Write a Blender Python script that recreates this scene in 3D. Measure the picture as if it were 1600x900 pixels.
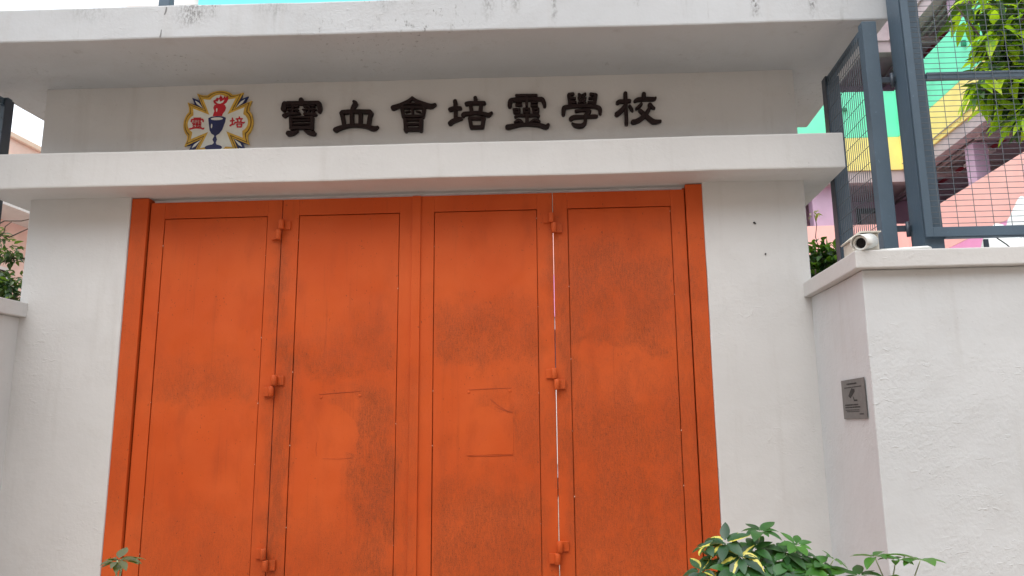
import bpy, bmesh, math, random
from mathutils import Vector, Matrix, noise
R = math.radians
scene = bpy.context.scene
for o in list(bpy.data.objects): bpy.data.objects.remove(o)

# ------------------------------------------------------------------ camera
CAM = Vector((1.2377, -5.671, 1.6))
PITCH, YAW, ROLL = R(10.512), R(0.1791), R(1.4297)
rt = Vector((math.cos(YAW), math.sin(YAW), 0))
fw = Vector((-math.sin(YAW)*math.cos(PITCH), math.cos(YAW)*math.cos(PITCH), math.sin(PITCH)))
up = Vector((math.sin(YAW)*math.sin(PITCH), -math.cos(YAW)*math.sin(PITCH), math.cos(PITCH)))
cr = rt*math.cos(ROLL) - up*math.sin(ROLL)
cu = rt*math.sin(ROLL) + up*math.cos(ROLL)
cam_data = bpy.data.cameras.new('camera')
cam = bpy.data.objects.new('camera', cam_data)
scene.collection.objects.link(cam)
cam.matrix_world = Matrix(((cr.x, cu.x, -fw.x, CAM.x), (cr.y, cu.y, -fw.y, CAM.y), (cr.z, cu.z, -fw.z, CAM.z), (0, 0, 0, 1)))
cam_data.sensor_width = 36.0
cam_data.lens = 1198.27*36/1600
cam_data.shift_x = (800-901.7)/1600
cam_data.shift_y = (441.0-450)/1600
cam_data.clip_start = 0.05
cam_data.clip_end = 2000
scene.camera = cam

# ------------------------------------------------------------------ sky, sun, exposure (overcast)
SUN_EL, SUN_AZ = R(62), R(200)       # azimuth from +Y towards +X: light comes from behind the camera
world = bpy.data.worlds.new('World'); scene.world = world; world.use_nodes = True
wt = world.node_tree; wt.nodes.clear()
sky = wt.nodes.new('ShaderNodeTexSky'); sky.sky_type = 'NISHITA'; sky.sun_disc = False
sky.sun_elevation = SUN_EL; sky.sun_rotation = SUN_AZ
sky.air_density = 1.0; sky.dust_density = 5.0; sky.ozone_density = 1.0
hs = wt.nodes.new('ShaderNodeHueSaturation'); hs.inputs['Saturation'].default_value = 0.25
veil = wt.nodes.new('ShaderNodeMix'); veil.data_type = 'RGBA'; veil.inputs[0].default_value = 0.75   # even cloud cover over the clear sky
veil.inputs[7].default_value = (8.6, 9.15, 9.9, 1)
bg = wt.nodes.new('ShaderNodeBackground'); bg.inputs['Strength'].default_value = 0.15
wo = wt.nodes.new('ShaderNodeOutputWorld')
wt.links.new(sky.outputs[0], hs.inputs['Color']); wt.links.new(hs.outputs[0], veil.inputs[6]); wt.links.new(veil.outputs[2], bg.inputs[0]); wt.links.new(bg.outputs[0], wo.inputs[0])
sl = bpy.data.lights.new('sun', 'SUN'); sl.energy = 1.2; sl.angle = R(45); sl.color = (1.0, 0.98, 0.95)
sun = bpy.data.objects.new('sun', sl); scene.collection.objects.link(sun)
sd = Vector((math.sin(SUN_AZ)*math.cos(SUN_EL), math.cos(SUN_AZ)*math.cos(SUN_EL), math.sin(SUN_EL)))
sun.rotation_euler = sd.to_track_quat('Z', 'Y').to_euler(); sun.location = sd*30
vs = scene.view_settings
vs.view_transform = 'Standard'; vs.look = 'None'; vs.gamma = 1.0; vs.use_curve_mapping = False
vs.exposure = 0.66
scene.cycles.max_bounces = 8; scene.cycles.diffuse_bounces = 4

# ------------------------------------------------------------------ helpers
rng = random.Random(7)
COL = scene.collection.objects
def link(o, parent=None):
    COL.link(o)
    if parent is not None:
        o.parent = parent
        o.matrix_parent_inverse = PINV[parent.name]
    return o
PINV = {}
def tag(o, label, cat, group=None, kind=None):
    if label: o['label'] = label
    if cat: o['category'] = cat
    if group: o['group'] = group
    if kind: o['kind'] = kind
    return o
def thing(name, label, cat, loc=(0, 0, 0), group=None):
    o = bpy.data.objects.new(name, None); COL.link(o); o.location = loc
    o.empty_display_size = 0.1
    PINV[o.name] = Matrix.Translation(-Vector(loc))
    return tag(o, label, cat, group)
def mk(name, verts, faces, mat, parent=None, smooth=False, mats=None, mi=None):
    me = bpy.data.meshes.new(name); me.from_pydata([tuple(v) for v in verts], [], faces)
    if mats:
        for m in mats: me.materials.append(m)
        if mi: me.polygons.foreach_set('material_index', mi)
    else: me.materials.append(mat)
    if smooth: me.polygons.foreach_set('use_smooth', [True]*len(me.polygons))
    me.update()
    o = bpy.data.objects.new(name, me)
    PINV[o.name] = Matrix.Identity(4)
    return link(o, parent)
def from_bm(name, bm, mat, parent=None, smooth=False):
    bmesh.ops.recalc_face_normals(bm, faces=bm.faces)
    me = bpy.data.meshes.new(name); bm.to_mesh(me); bm.free(); me.materials.append(mat)
    if smooth: me.polygons.foreach_set('use_smooth', [True]*len(me.polygons))
    o = bpy.data.objects.new(name, me); PINV[o.name] = Matrix.Identity(4)
    return link(o, parent)
def bm_box(bm, a, b, bev=0.0, seg=2, rot=None):
    v = [bm.verts.new((x, y, z)) for z in (a[2], b[2]) for y in (a[1], b[1]) for x in (a[0], b[0])]
    F = [(0, 2, 3, 1), (4, 5, 7, 6), (0, 1, 5, 4), (2, 6, 7, 3), (0, 4, 6, 2), (1, 3, 7, 5)]
    fs = [bm.faces.new([v[i] for i in f]) for f in F]
    if bev > 0:
        es = list({e for f in fs for e in f.edges})
        bmesh.ops.bevel(bm, geom=es, offset=bev, segments=seg, affect='EDGES', profile=0.6)
    return v
def box(name, a, b, mat, parent=None, bev=0.003, seg=2):
    a, b = [min(p, q) for p, q in zip(a, b)], [max(p, q) for p, q in zip(a, b)]
    bm = bmesh.new(); bm_box(bm, a, b, bev, seg); return from_bm(name, bm, mat, parent)
def prism(name, poly, lo, hi, axis, mat, parent=None, bev=0.0, step=0.0, wob=0.0, seg=2):
    """polygon extruded along axis ('x','y','z'); optional subdivision and hand-plastered wobble"""
    bm = bmesh.new()
    def P(u, v, t): return {'z': (u, v, t), 'y': (u, t, v), 'x': (t, u, v)}[axis]
    A = [bm.verts.new(P(u, v, lo)) for u, v in poly]; B = [bm.verts.new(P(u, v, hi)) for u, v in poly]
    n = len(poly)
    bm.faces.new(A); bm.faces.new(list(reversed(B)))
    for i in range(n): bm.faces.new((A[i], A[(i+1) % n], B[(i+1) % n], B[i]))
    if bev: bmesh.ops.bevel(bm, geom=list(bm.edges), offset=bev, segments=seg, affect='EDGES', profile=0.6)
    if step:
        for ax in range(3):
            vals = [v.co[ax] for v in bm.verts]; mn, mx = min(vals), max(vals)
            k = int((mx-mn)/step)
            for i in range(1, k):
                co = [0, 0, 0]; no = [0, 0, 0]; co[ax] = mn+(mx-mn)*i/k; no[ax] = 1
                bmesh.ops.bisect_plane(bm, geom=list(bm.verts)+list(bm.edges)+list(bm.faces), plane_co=co, plane_no=no)
    if wob:
        for v in bm.verts:
            p = v.co*1.3; q = v.co*6.0
            v.co += Vector(noise.noise_vector(p))*wob + Vector(noise.noise_vector(q))*wob*0.45
    return from_bm(name, bm, mat, parent)
def slab(name, a, b, mat, parent=None, bev=0.008, step=0.12, wob=0.004):
    return prism(name, [(a[0], a[1]), (b[0], a[1]), (b[0], b[1]), (a[0], b[1])], a[2], b[2], 'z', mat, parent, bev, step, wob)
def tube_data(pts, rad, n=8, V=None, F=None, cap=True):
    V = [] if V is None else V; F = [] if F is None else F
    pts = [Vector(p) for p in pts]; k = len(pts)
    rad = rad if isinstance(rad, (list, tuple)) else [rad]*k
    base = len(V); prev = None
    for i, p in enumerate(pts):
        t = (pts[min(i+1, k-1)]-pts[max(i-1, 0)]).normalized()
        if prev is None:
            s = t.cross(Vector((0, 0, 1)) if abs(t.z) < .9 else Vector((1, 0, 0))).normalized()
        else:
            s = (prev - t*prev.dot(t)).normalized()
        prev = s; w = t.cross(s)
        for j in range(n):
            a = 2*math.pi*j/n
            V.append(p+(s*math.cos(a)+w*math.sin(a))*rad[i])
    for i in range(k-1):
        for j in range(n):
            a = base+i*n+j; b = base+i*n+(j+1) % n
            F.append((a, b, b+n, a+n))
    if cap:
        F.append(tuple(base+j for j in reversed(range(n)))); F.append(tuple(base+(k-1)*n+j for j in range(n)))
    return V, F
def tube(name, pts, rad, mat, parent=None, n=10, smooth=True):
    V, F = tube_data(pts, rad, n); o = mk(name, V, F, mat, parent)
    if smooth:
        for p in o.data.polygons: p.use_smooth = len(p.vertices) == 4
    return o
def lathe(name, prof, mat, parent, loc, axis=Vector((0, 0, 1)), n=24):
    ax = axis.normalized(); s = ax.orthogonal().normalized(); w = ax.cross(s); V = []; F = []
    for r_, h in prof:
        for j in range(n):
            a = 2*math.pi*j/n; V.append(Vector(loc)+ax*h+(s*math.cos(a)+w*math.sin(a))*r_)
    for i in range(len(prof)-1):
        for j in range(n):
            a = i*n+j; b = i*n+(j+1) % n; F.append((a, b, b+n, a+n))
    o = mk(name, V, F, mat, parent)
    bm = bmesh.new(); bm.from_mesh(o.data); bmesh.ops.recalc_face_normals(bm, faces=bm.faces); bm.to_mesh(o.data); bm.free()
    for p in o.data.polygons: p.use_smooth = True
    try: o.data.set_sharp_from_angle(angle=R(35))
    except Exception: pass
    return o

# ------------------------------------------------------------------ procedural materials
class N:
    """small node-graph writer"""
    def __init__(s, name):
        s.m = bpy.data.materials.new(name); s.m.use_nodes = True; s.t = s.m.node_tree; s.t.nodes.clear()
        s.out = s.t.nodes.new('ShaderNodeOutputMaterial'); s.b = s.t.nodes.new('ShaderNodeBsdfPrincipled')
        s.t.links.new(s.b.outputs[0], s.out.inputs[0]); s.co = s.t.nodes.new('ShaderNodeTexCoord').outputs['Object']
    def set(s, sock, v):
        if hasattr(v, 'links') or hasattr(v, 'is_linked'): s.t.links.new(v, sock)
        elif isinstance(v, (tuple, list)): sock.default_value = (*v, 1.0) if len(v) == 3 and sock.type == 'RGBA' else v
        else: sock.default_value = v
    def math(s, op, a, b=0.5, clamp=False):
        n = s.t.nodes.new('ShaderNodeMath'); n.operation = op; n.use_clamp = clamp
        s.set(n.inputs[0], a); s.set(n.inputs[1], b); return n.outputs[0]
    def scale(s, sc):
        n = s.t.nodes.new('ShaderNodeMapping'); n.inputs['Scale'].default_value = sc; s.t.links.new(s.co, n.inputs[0]); return n.outputs[0]
    def noise(s, sc, detail=4, rough=.55, dist=0.0, stretch=None, vec=None):
        n = s.t.nodes.new('ShaderNodeTexNoise'); n.inputs['Scale'].default_value = sc; n.inputs['Detail'].default_value = detail
        n.inputs['Roughness'].default_value = rough; n.inputs['Distortion'].default_value = dist
        s.t.links.new(vec or (s.scale(stretch) if stretch else s.co), n.inputs['Vector']); return n.outputs['Fac']
    def ramp(s, v, a, b, x=0.0, y=1.0):
        n = s.t.nodes.new('ShaderNodeMapRange'); n.interpolation_type = 'SMOOTHSTEP'
        n.inputs[1].default_value = a; n.inputs[2].default_value = b; n.inputs[3].default_value = x; n.inputs[4].default_value = y
        s.t.links.new(v, n.inputs[0]); return n.outputs[0]
    def mix(s, f, a, b, mode='MIX'):
        n = s.t.nodes.new('ShaderNodeMix'); n.data_type = 'RGBA'; n.blend_type = mode
        s.set(n.inputs[0], f); s.set(n.inputs[6], a); s.set(n.inputs[7], b); return n.outputs[2]
    def xyz(s):
        n = s.t.nodes.new('ShaderNodeSeparateXYZ'); s.t.links.new(s.co, n.inputs[0]); return n.outputs
    def window(s, x, z, x0, x1, z0, z1, fx=.06, fz=.15):
        a = s.math('MULTIPLY', s.ramp(x, x0-fx, x0+fx), s.ramp(x, x1-fx, x1+fx, 1, 0))
        b = s.math('MULTIPLY', s.ramp(z, z0-fz, z0+fz), s.ramp(z, z1-fz, z1+fz, 1, 0))
        return s.math('MULTIPLY', a, b)
    def bump(s, h, strength, dist, prev=None):
        n = s.t.nodes.new('ShaderNodeBump'); n.inputs['Strength'].default_value = strength; n.inputs['Distance'].default_value = dist
        s.t.links.new(h, n.inputs['Height'])
        if prev is not None: s.t.links.new(prev, n.inputs['Normal'])
        return n.outputs[0]
    def done(s, col, rough=.6, normal=None, metal=0.0, spec=.5):
        s.set(s.b.inputs['Base Color'], col); s.set(s.b.inputs['Roughness'], rough); s.b.inputs['Metallic'].default_value = metal
        s.b.inputs['Specular IOR Level'].default_value = spec
        if normal is not None: s.t.links.new(normal, s.b.inputs['Normal'])
        return s.m
def simple(name, col, rough=.6, var=.12, sc=6.0, bump=.15, metal=0.0, spec=.5):
    n = N(name); f = n.noise(sc, 5); g = n.noise(sc*9, 3)
    c = n.mix(n.ramp(f, .3, .7), tuple(x*(1-var) for x in col), tuple(min(1, x*(1+var*.6)) for x in col))
    return n.done(c, rough, n.bump(g, bump, .002), metal, spec)

DRIPS = [(2.535, .05, 4.40, .95), (2.94, .04, 4.42, .8), (1.11, .03, 4.40, .6), (.835, .05, 4.46, .5), (.64, .07, 4.45, .5), (-1.47, .17, 4.44, .8), (-1.32, .06, 4.52, .9), (-.9, .2, 4.50, .35), (1.7, .04, 4.5, .4), (-.1, .12, 4.53, .4), (-2.2, .2, 4.5, .3)]
def wall_paint(name, col, rough_plaster=1.0, mould=0.0):
    n = N(name); x, y, z = n.xyz()
    big = n.noise(.9, 2); mid = n.noise(4.5, 4, .6); fine = n.noise(38, 3, .6); speck = n.noise(95, 2, .5)
    c = n.mix(n.ramp(big, .35, .7), tuple(v*.93 for v in col), col)
    c = n.mix(n.math('MULTIPLY', n.ramp(mid, .55, .8), .14), c, (.40, .37, .33))
    c = n.mix(n.math('MULTIPLY', n.ramp(n.noise(1.4, 4, .6), .50, .525), .10), c, tuple(v*.82 for v in col))   # repainted patches
    # faint run-off streaks
    st = n.noise(7, 4, .6, stretch=(1, 1, .09))
    c = n.mix(n.math('MULTIPLY', n.ramp(st, .54, .8), .24), c, (.36, .34, .31))
    # sparse dark specks and pin holes
    c = n.mix(n.math('MULTIPLY', n.math('MULTIPLY', n.ramp(speck, .70, .76), n.ramp(mid, .45, .65)), .5), c, (.18, .17, .16))
    if mould > 0:
        m = n.math('MULTIPLY', n.ramp(n.noise(1.1, 2), .5, .68), n.ramp(n.noise(26, 5, .75, stretch=(1, 1, .45)), .58, .70))
        c = n.mix(n.math('MULTIPLY', m, mould), c, (.12, .12, .11))
        d = n.math('MULTIPLY', n.ramp(n.noise(11, 5, .65, stretch=(1, 1, .12)), .58, .74), n.ramp(n.noise(1.7, 2), .45, .62))
        c = n.mix(n.math('MULTIPLY', d, mould*.55), c, (.22, .22, .21))
    if mould > 0:
        dr = None; zz = n.math('ADD', z, n.math('MULTIPLY', n.math('SUBTRACT', n.noise(14, 3), .5), .16)); xx = n.math('ADD', x, n.math('MULTIPLY', n.math('SUBTRACT', n.noise(20, 3), .5), .05))
        for (x0, hw, zl, k) in DRIPS:
            q = n.math('MULTIPLY', n.math('MULTIPLY', n.ramp(xx, x0-hw, x0), n.ramp(xx, x0, x0+hw, 1, 0)), n.ramp(zz, zl-.03, zl+.09, 0, k))
            dr = q if dr is None else n.math('MAXIMUM', dr, q)
        sp2 = n.noise(60, 4, .75, stretch=(1, 1, .5))
        c = n.mix(n.math('MULTIPLY', dr, n.ramp(sp2, .40, .62), True), c, (.13, .125, .12))
    rgh = n.math('MULTIPLY', n.ramp(n.noise(1.15, 3), .46, .64), rough_plaster)
    h = n.math('ADD', n.math('MULTIPLY', mid, .9), n.math('MULTIPLY', n.math('MULTIPLY', fine, n.math('ADD', rgh, .22)), .55))
    h = n.math('ADD', h, n.math('MULTIPLY', n.ramp(n.noise(13, 3, .5, 1.2, stretch=(1, 1, 2.6)), .62, .75), n.math('MULTIPLY', rgh, .5)))
    nb = n.bump(h, .55, .012)
    return n.done(c, .62, nb, spec=.35)

M = {}
M['wall'] = wall_paint('white_wall_paint', (.60, .60, .59), .5)
M['slabpaint'] = wall_paint('white_slab_paint', (.51, .53, .545), .5, .9)
M['bwall'] = wall_paint('white_rough_render', (.58, .60, .61), .8)
M['soffit'] = M['wall']

def gate_paint(name, grime=1.0):
    n = N(name); x, y, z = n.xyz()
    base = (.51, .076, .013); lite = (.555, .094, .019); dull = (.36, .056, .013)
    c = n.mix(n.ramp(n.noise(1.3, 3), .35, .68), base, lite)
    c = n.mix(n.math('MULTIPLY', n.ramp(n.noise(5, 4, .6, stretch=(1, 1, .35)), .5, .8), .5), c, dull)
    W = [(-1.96, -1.15, 1.84, 2.08, .65), (-.9, -.15, 2.02, 2.25, .8), (-.5, -.14, 2.05, 2.5, .6), (-.45, -.12, .3, 1.9, .95), (.13, .95, 2.06, 2.5, .75),
         (.15, .95, .2, 1.25, .8), (1.14, 1.95, 2.12, 2.95, .85), (1.14, 2.0, .2, 1.98, .75), (-1.03, -.9, .2, 2.3, .9),
         (1.05, 1.17, 1.2, 2.95, .85), (-2.0, -1.1, .2, 1.05, .45), (.70, .95, 1.3, 2.0, .6), (-.9, -.4, .2, .95, .5), (-2.2, -2.06, 1.0, 3.3, .3), (1.94, 2.2, .5, 2.9, .6), (-.62, -.48, 1.72, 1.86, .7), (.5, .68, 1.72, 1.86, .7), (-.12, .03, .2, 1.95, .5)] + [(hx-.06, hx+.06, hz-.75, hz-.06, .75) for hx in (-1.038, 1.045) for hz in (3.119, 1.934, .713)]
    xs = n.math('ADD', x, n.math('MULTIPLY', n.math('SUBTRACT', n.noise(3.2, 3), .5), .35))
    zs = n.math('ADD', z, n.math('MULTIPLY', n.math('SUBTRACT', n.noise(3.0, 5, .72), .5), .75))
    w = None
    for x0, x1, z0, z1, k in W:
        a = n.math('MULTIPLY', n.ramp(xs, x0-.07, x0+.07), n.ramp(xs, x1-.07, x1+.07, 1, 0))
        d = n.math('MULTIPLY', n.ramp(zs, z0-.10, z0+.10), n.ramp(zs, z1-.22, z1+.22, 1, 0))
        v = n.math('MULTIPLY', n.math('MULTIPLY', a, d), k)
        w = v if w is None else n.math('MAXIMUM', w, v)
    streak = n.noise(85, 3, .65, stretch=(1, 1, .22)); grain = n.noise(170, 2, .6); blot = n.noise(6, 4, .65, stretch=(1, 1, .6))
    tex = n.ramp(n.math('ADD', n.math('MULTIPLY', streak, .5), n.math('MULTIPLY', grain, .5)), .38, .62)
    g = n.math('MULTIPLY', w, n.math('MULTIPLY', n.math('ADD', n.math('MULTIPLY', tex, .66), .30), n.ramp(blot, .22, .55, .25, 1.0)))
    c = n.mix(n.math('MULTIPLY', g, grime, True), c, (.255, .055, .017))
    # darker speckle inside the dirtiest patches, and dots scattered everywhere
    sp = n.math('MULTIPLY', n.ramp(grain, .60, .70), g)
    c = n.mix(n.math('MULTIPLY', sp, .9*grime), c, (.085, .026, .012))
    # vertical run-off lines, everywhere but faint
    run = n.math('MULTIPLY', n.ramp(n.noise(16, 4, .7, stretch=(1, 1, .045)), .55, .75), n.ramp(n.noise(1.8, 3), .35, .65))
    c = n.mix(n.math('MULTIPLY', run, .40*grime), c, (.24, .045, .014))
    dots = n.math('MULTIPLY', n.ramp(n.noise(75, 2, .5, stretch=(1, 1, .6)), .69, .74), n.ramp(blot, .40, .6))
    c = n.mix(n.math('MULTIPLY', dots, .7*grime), c, (.10, .028, .014))
    fine = n.noise(55, 4, .6); wav = n.noise(1.6, 2)
    nb = n.bump(fine, .2, .003); nb = n.bump(wav, .6, .03, nb)
    return n.done(c, n.ramp(n.noise(9, 4), .3, .7, .42, .6), nb, spec=.22)
M['gate'] = gate_paint('orange_gate_paint', 1.0)
M['gatepost'] = gate_paint('orange_post_paint', 1.0)
M['patch'] = gate_paint('orange_overpaint', .35)
M['chip'] = simple('chipped_pale_paint', (.75, .42, .30), .7)
M['residue'] = simple('dark_residue', (.33, .055, .014), .8)
M['letter'] = simple('dark_brown_letter', (.017, .008, .008), .55, .2, 12, .3, 0, .25)
M['gold'] = simple('gold_paint', (.62, .38, .045), .45, .2, 20, .3)
M['golddark'] = simple('dark_gold_groove', (.12, .06, .008), .5)
M['cwhite'] = simple('crest_white', (.70, .73, .68), .45, .08, 10, .1)
M['navy'] = simple('crest_navy', (.005, .014, .095), .4, .2, 10, .1)
M['cred'] = simple('crest_red', (.50, .008, .022), .45, .15, 10, .1)
M['steel'] = None
def steel_paint(name, col):
    n = N(name); f = n.noise(3, 4); g = n.noise(40, 4, .6)
    c = n.mix(n.ramp(f, .3, .7), tuple(v*.85 for v in col), col)
    c = n.mix(n.math('MULTIPLY', n.ramp(n.noise(28, 5, .7), .62, .74), .5), c, tuple(min(1, v*2.0) for v in col))
    return n.done(c, .45, n.bump(g, .3, .003), spec=.4)
M['steel'] = steel_paint('blue_grey_steel_paint', (.075, .115, .155))
M['steeldark'] = steel_paint('dark_steel_paint', (.045, .06, .08))
M['wire'] = simple('mesh_wire', (.09, .11, .13), .5, .2, 12, .2)
M['white_plastic'] = simple('white_plastic', (.68, .69, .66), .35, .06, 8, .08)
M['beige'] = simple('beige_enclosure', (.56, .53, .46), .5, .12, 9, .15)
M['black'] = simple('black_glass', (.004, .004, .005), .25, .1, 5, .02, 0, .2)
M['rubber'] = simple('black_rubber', (.015, .015, .016), .5)
M['plaque'] = simple('brushed_steel_plaque', (.15, .145, .14), .42, .12, 30, .1, .35)
M['ink'] = simple('black_print', (.012, .012, .012), .6)
M['mint'] = simple('mint_wall', (.20, .86, .56), .65, .06, 2, .15)
M['yellow'] = simple('yellow_wall', (.95, .80, .27), .65, .06, 2, .15)
M['pink'] = simple('pink_wall', (.97, .55, .50), .65, .05, 2, .15)
M['magenta'] = simple('magenta_wall', (.86, .36, .62), .65, .05, 2, .15)
M['cyan'] = simple('cyan_wall', (.18, .78, .84), .65, .05, 2, .15)
M['purple'] = simple('mauve_wall', (.54, .39, .54), .7, .08, 2, .15)
M['mauvegrey'] = simple('mauve_grey_concrete', (.50, .42, .44), .7, .12, 3, .2)
M['darkred'] = simple('dark_red_pipe', (.25, .012, .03), .5)
M['palecream'] = simple('cream_wall', (.85, .66, .52), .7, .05, 2, .1)
M['palepink'] = simple('pale_pink_wall', (.85, .62, .54), .7, .08, 2, .1)
M['offwhite'] = simple('off_white_wall', (.74, .73, .72), .7, .06, 2, .15)
M['tan'] = simple('tan_wall', (.62, .50, .40), .8, .15, 2, .2)
M['pipe'] = simple('grey_pipe', (.42, .38, .38), .5)
M['darkdoor'] = simple('dark_doorway', (.03, .03, .035), .5)
M['green'] = simple('green_frame', (.02, .22, .12), .5)
M['pot'] = simple('terracotta', (.36, .13, .06), .75, .2, 8, .3)
M['soil'] = simple('soil', (.05, .035, .025), .9, .4, 40, .8)
M['bark'] = simple('bark', (.10, .075, .055), .85, .35, 25, .9)
M['stem'] = simple('green_stem', (.30, .34, .18), .6, .15, 20, .2)
M['tarp'] = simple('white_tarpaulin', (.80, .83, .82), .45, .06, 5, .2)
def ground_mat():
    n = N('grey_pavers')
    b = n.t.nodes.new('ShaderNodeTexBrick'); n.t.links.new(n.co, b.inputs['Vector']); b.inputs['Scale'].default_value = 2.2
    b.inputs['Color1'].default_value = (.46, .36, .28, 1); b.inputs['Color2'].default_value = (.38, .30, .24, 1); b.inputs['Mortar'].default_value = (.10, .09, .085, 1)
    b.inputs['Mortar Size'].default_value = .012
    c = n.mix(n.math('MULTIPLY', n.ramp(n.noise(.8, 5), .4, .7), .4), b.outputs['Color'], (.14, .13, .12))
    return n.done(c, .8, n.bump(n.noise(30, 4), .3, .004))
M['ground'] = ground_mat()
def leaf_mat(name, a, b, trans=.35, rough=.4, varieg=None):
    n = N(name)
    geo = n.t.nodes.new('ShaderNodeNewGeometry')
    rnd = geo.outputs['Random Per Island']
    c = n.mix(rnd, a, b)
    c = n.mix(n.math('MULTIPLY', n.ramp(n.noise(30, 3), .4, .7), .25), c, tuple(v*.6 for v in a))
    if varieg:
        uv = n.t.nodes.new('ShaderNodeUVMap').outputs[0]
        sp = n.t.nodes.new('ShaderNodeSeparateXYZ'); n.t.links.new(uv, sp.inputs[0])
        off = n.math('ABSOLUTE', n.math('SUBTRACT', n.math('ADD', sp.outputs[0], n.math('MULTIPLY', n.math('SUBTRACT', n.noise(24, 4, .6), .5), .7)), n.math('ADD', n.math('MULTIPLY', rnd, .9), .05)))
        pick = n.ramp(n.math('FRACT', n.math('MULTIPLY', rnd, 7.31)), 0.46, 0.48)
        f = n.math('MULTIPLY', n.ramp(off, .13, .19, 1, 0), pick)
        c = n.mix(f, c, varieg)
    n.set(n.b.inputs['Base Color'], c); n.b.inputs['Roughness'].default_value = rough
    tr = n.t.nodes.new('ShaderNodeBsdfTranslucent'); n.set(tr.inputs[0], n.mix(.5, c, (.34, .58, .02)))
    mx = n.t.nodes.new('ShaderNodeMixShader'); mx.inputs[0].default_value = trans
    n.t.links.new(n.b.outputs[0], mx.inputs[1]); n.t.links.new(tr.outputs[0], mx.inputs[2]); n.t.links.new(mx.outputs[0], n.out.inputs[0])
    return n.m
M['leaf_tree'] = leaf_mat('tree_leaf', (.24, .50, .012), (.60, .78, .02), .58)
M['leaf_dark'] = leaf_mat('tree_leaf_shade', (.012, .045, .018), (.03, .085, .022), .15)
M['leaf_shrub'] = leaf_mat('shrub_leaf', (.03, .11, .018), (.09, .24, .03), .3)
M['leaf_left'] = leaf_mat('left_tree_leaf', (.03, .06, .02), (.10, .15, .05), .3)
M['leaf_yellow'] = leaf_mat('young_leaf', (.42, .38, .10), (.55, .50, .18), .3)
M['leaf_var'] = leaf_mat('variegated_leaf', (.010, .042, .018), (.025, .085, .025), .12, .35, (.62, .55, .10))
M['leaf_umb'] = leaf_mat('umbrella_leaf', (.014, .060, .016), (.035, .125, .022), .15, .35)
M['leaf_bright'] = leaf_mat('bright_umbrella_leaf', (.03, .12, .015), (.06, .19, .02), .2, .38)
M['leaf_olive'] = leaf_mat('olive_leaf', (.07, .075, .025), (.10, .10, .035), .2)

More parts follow.
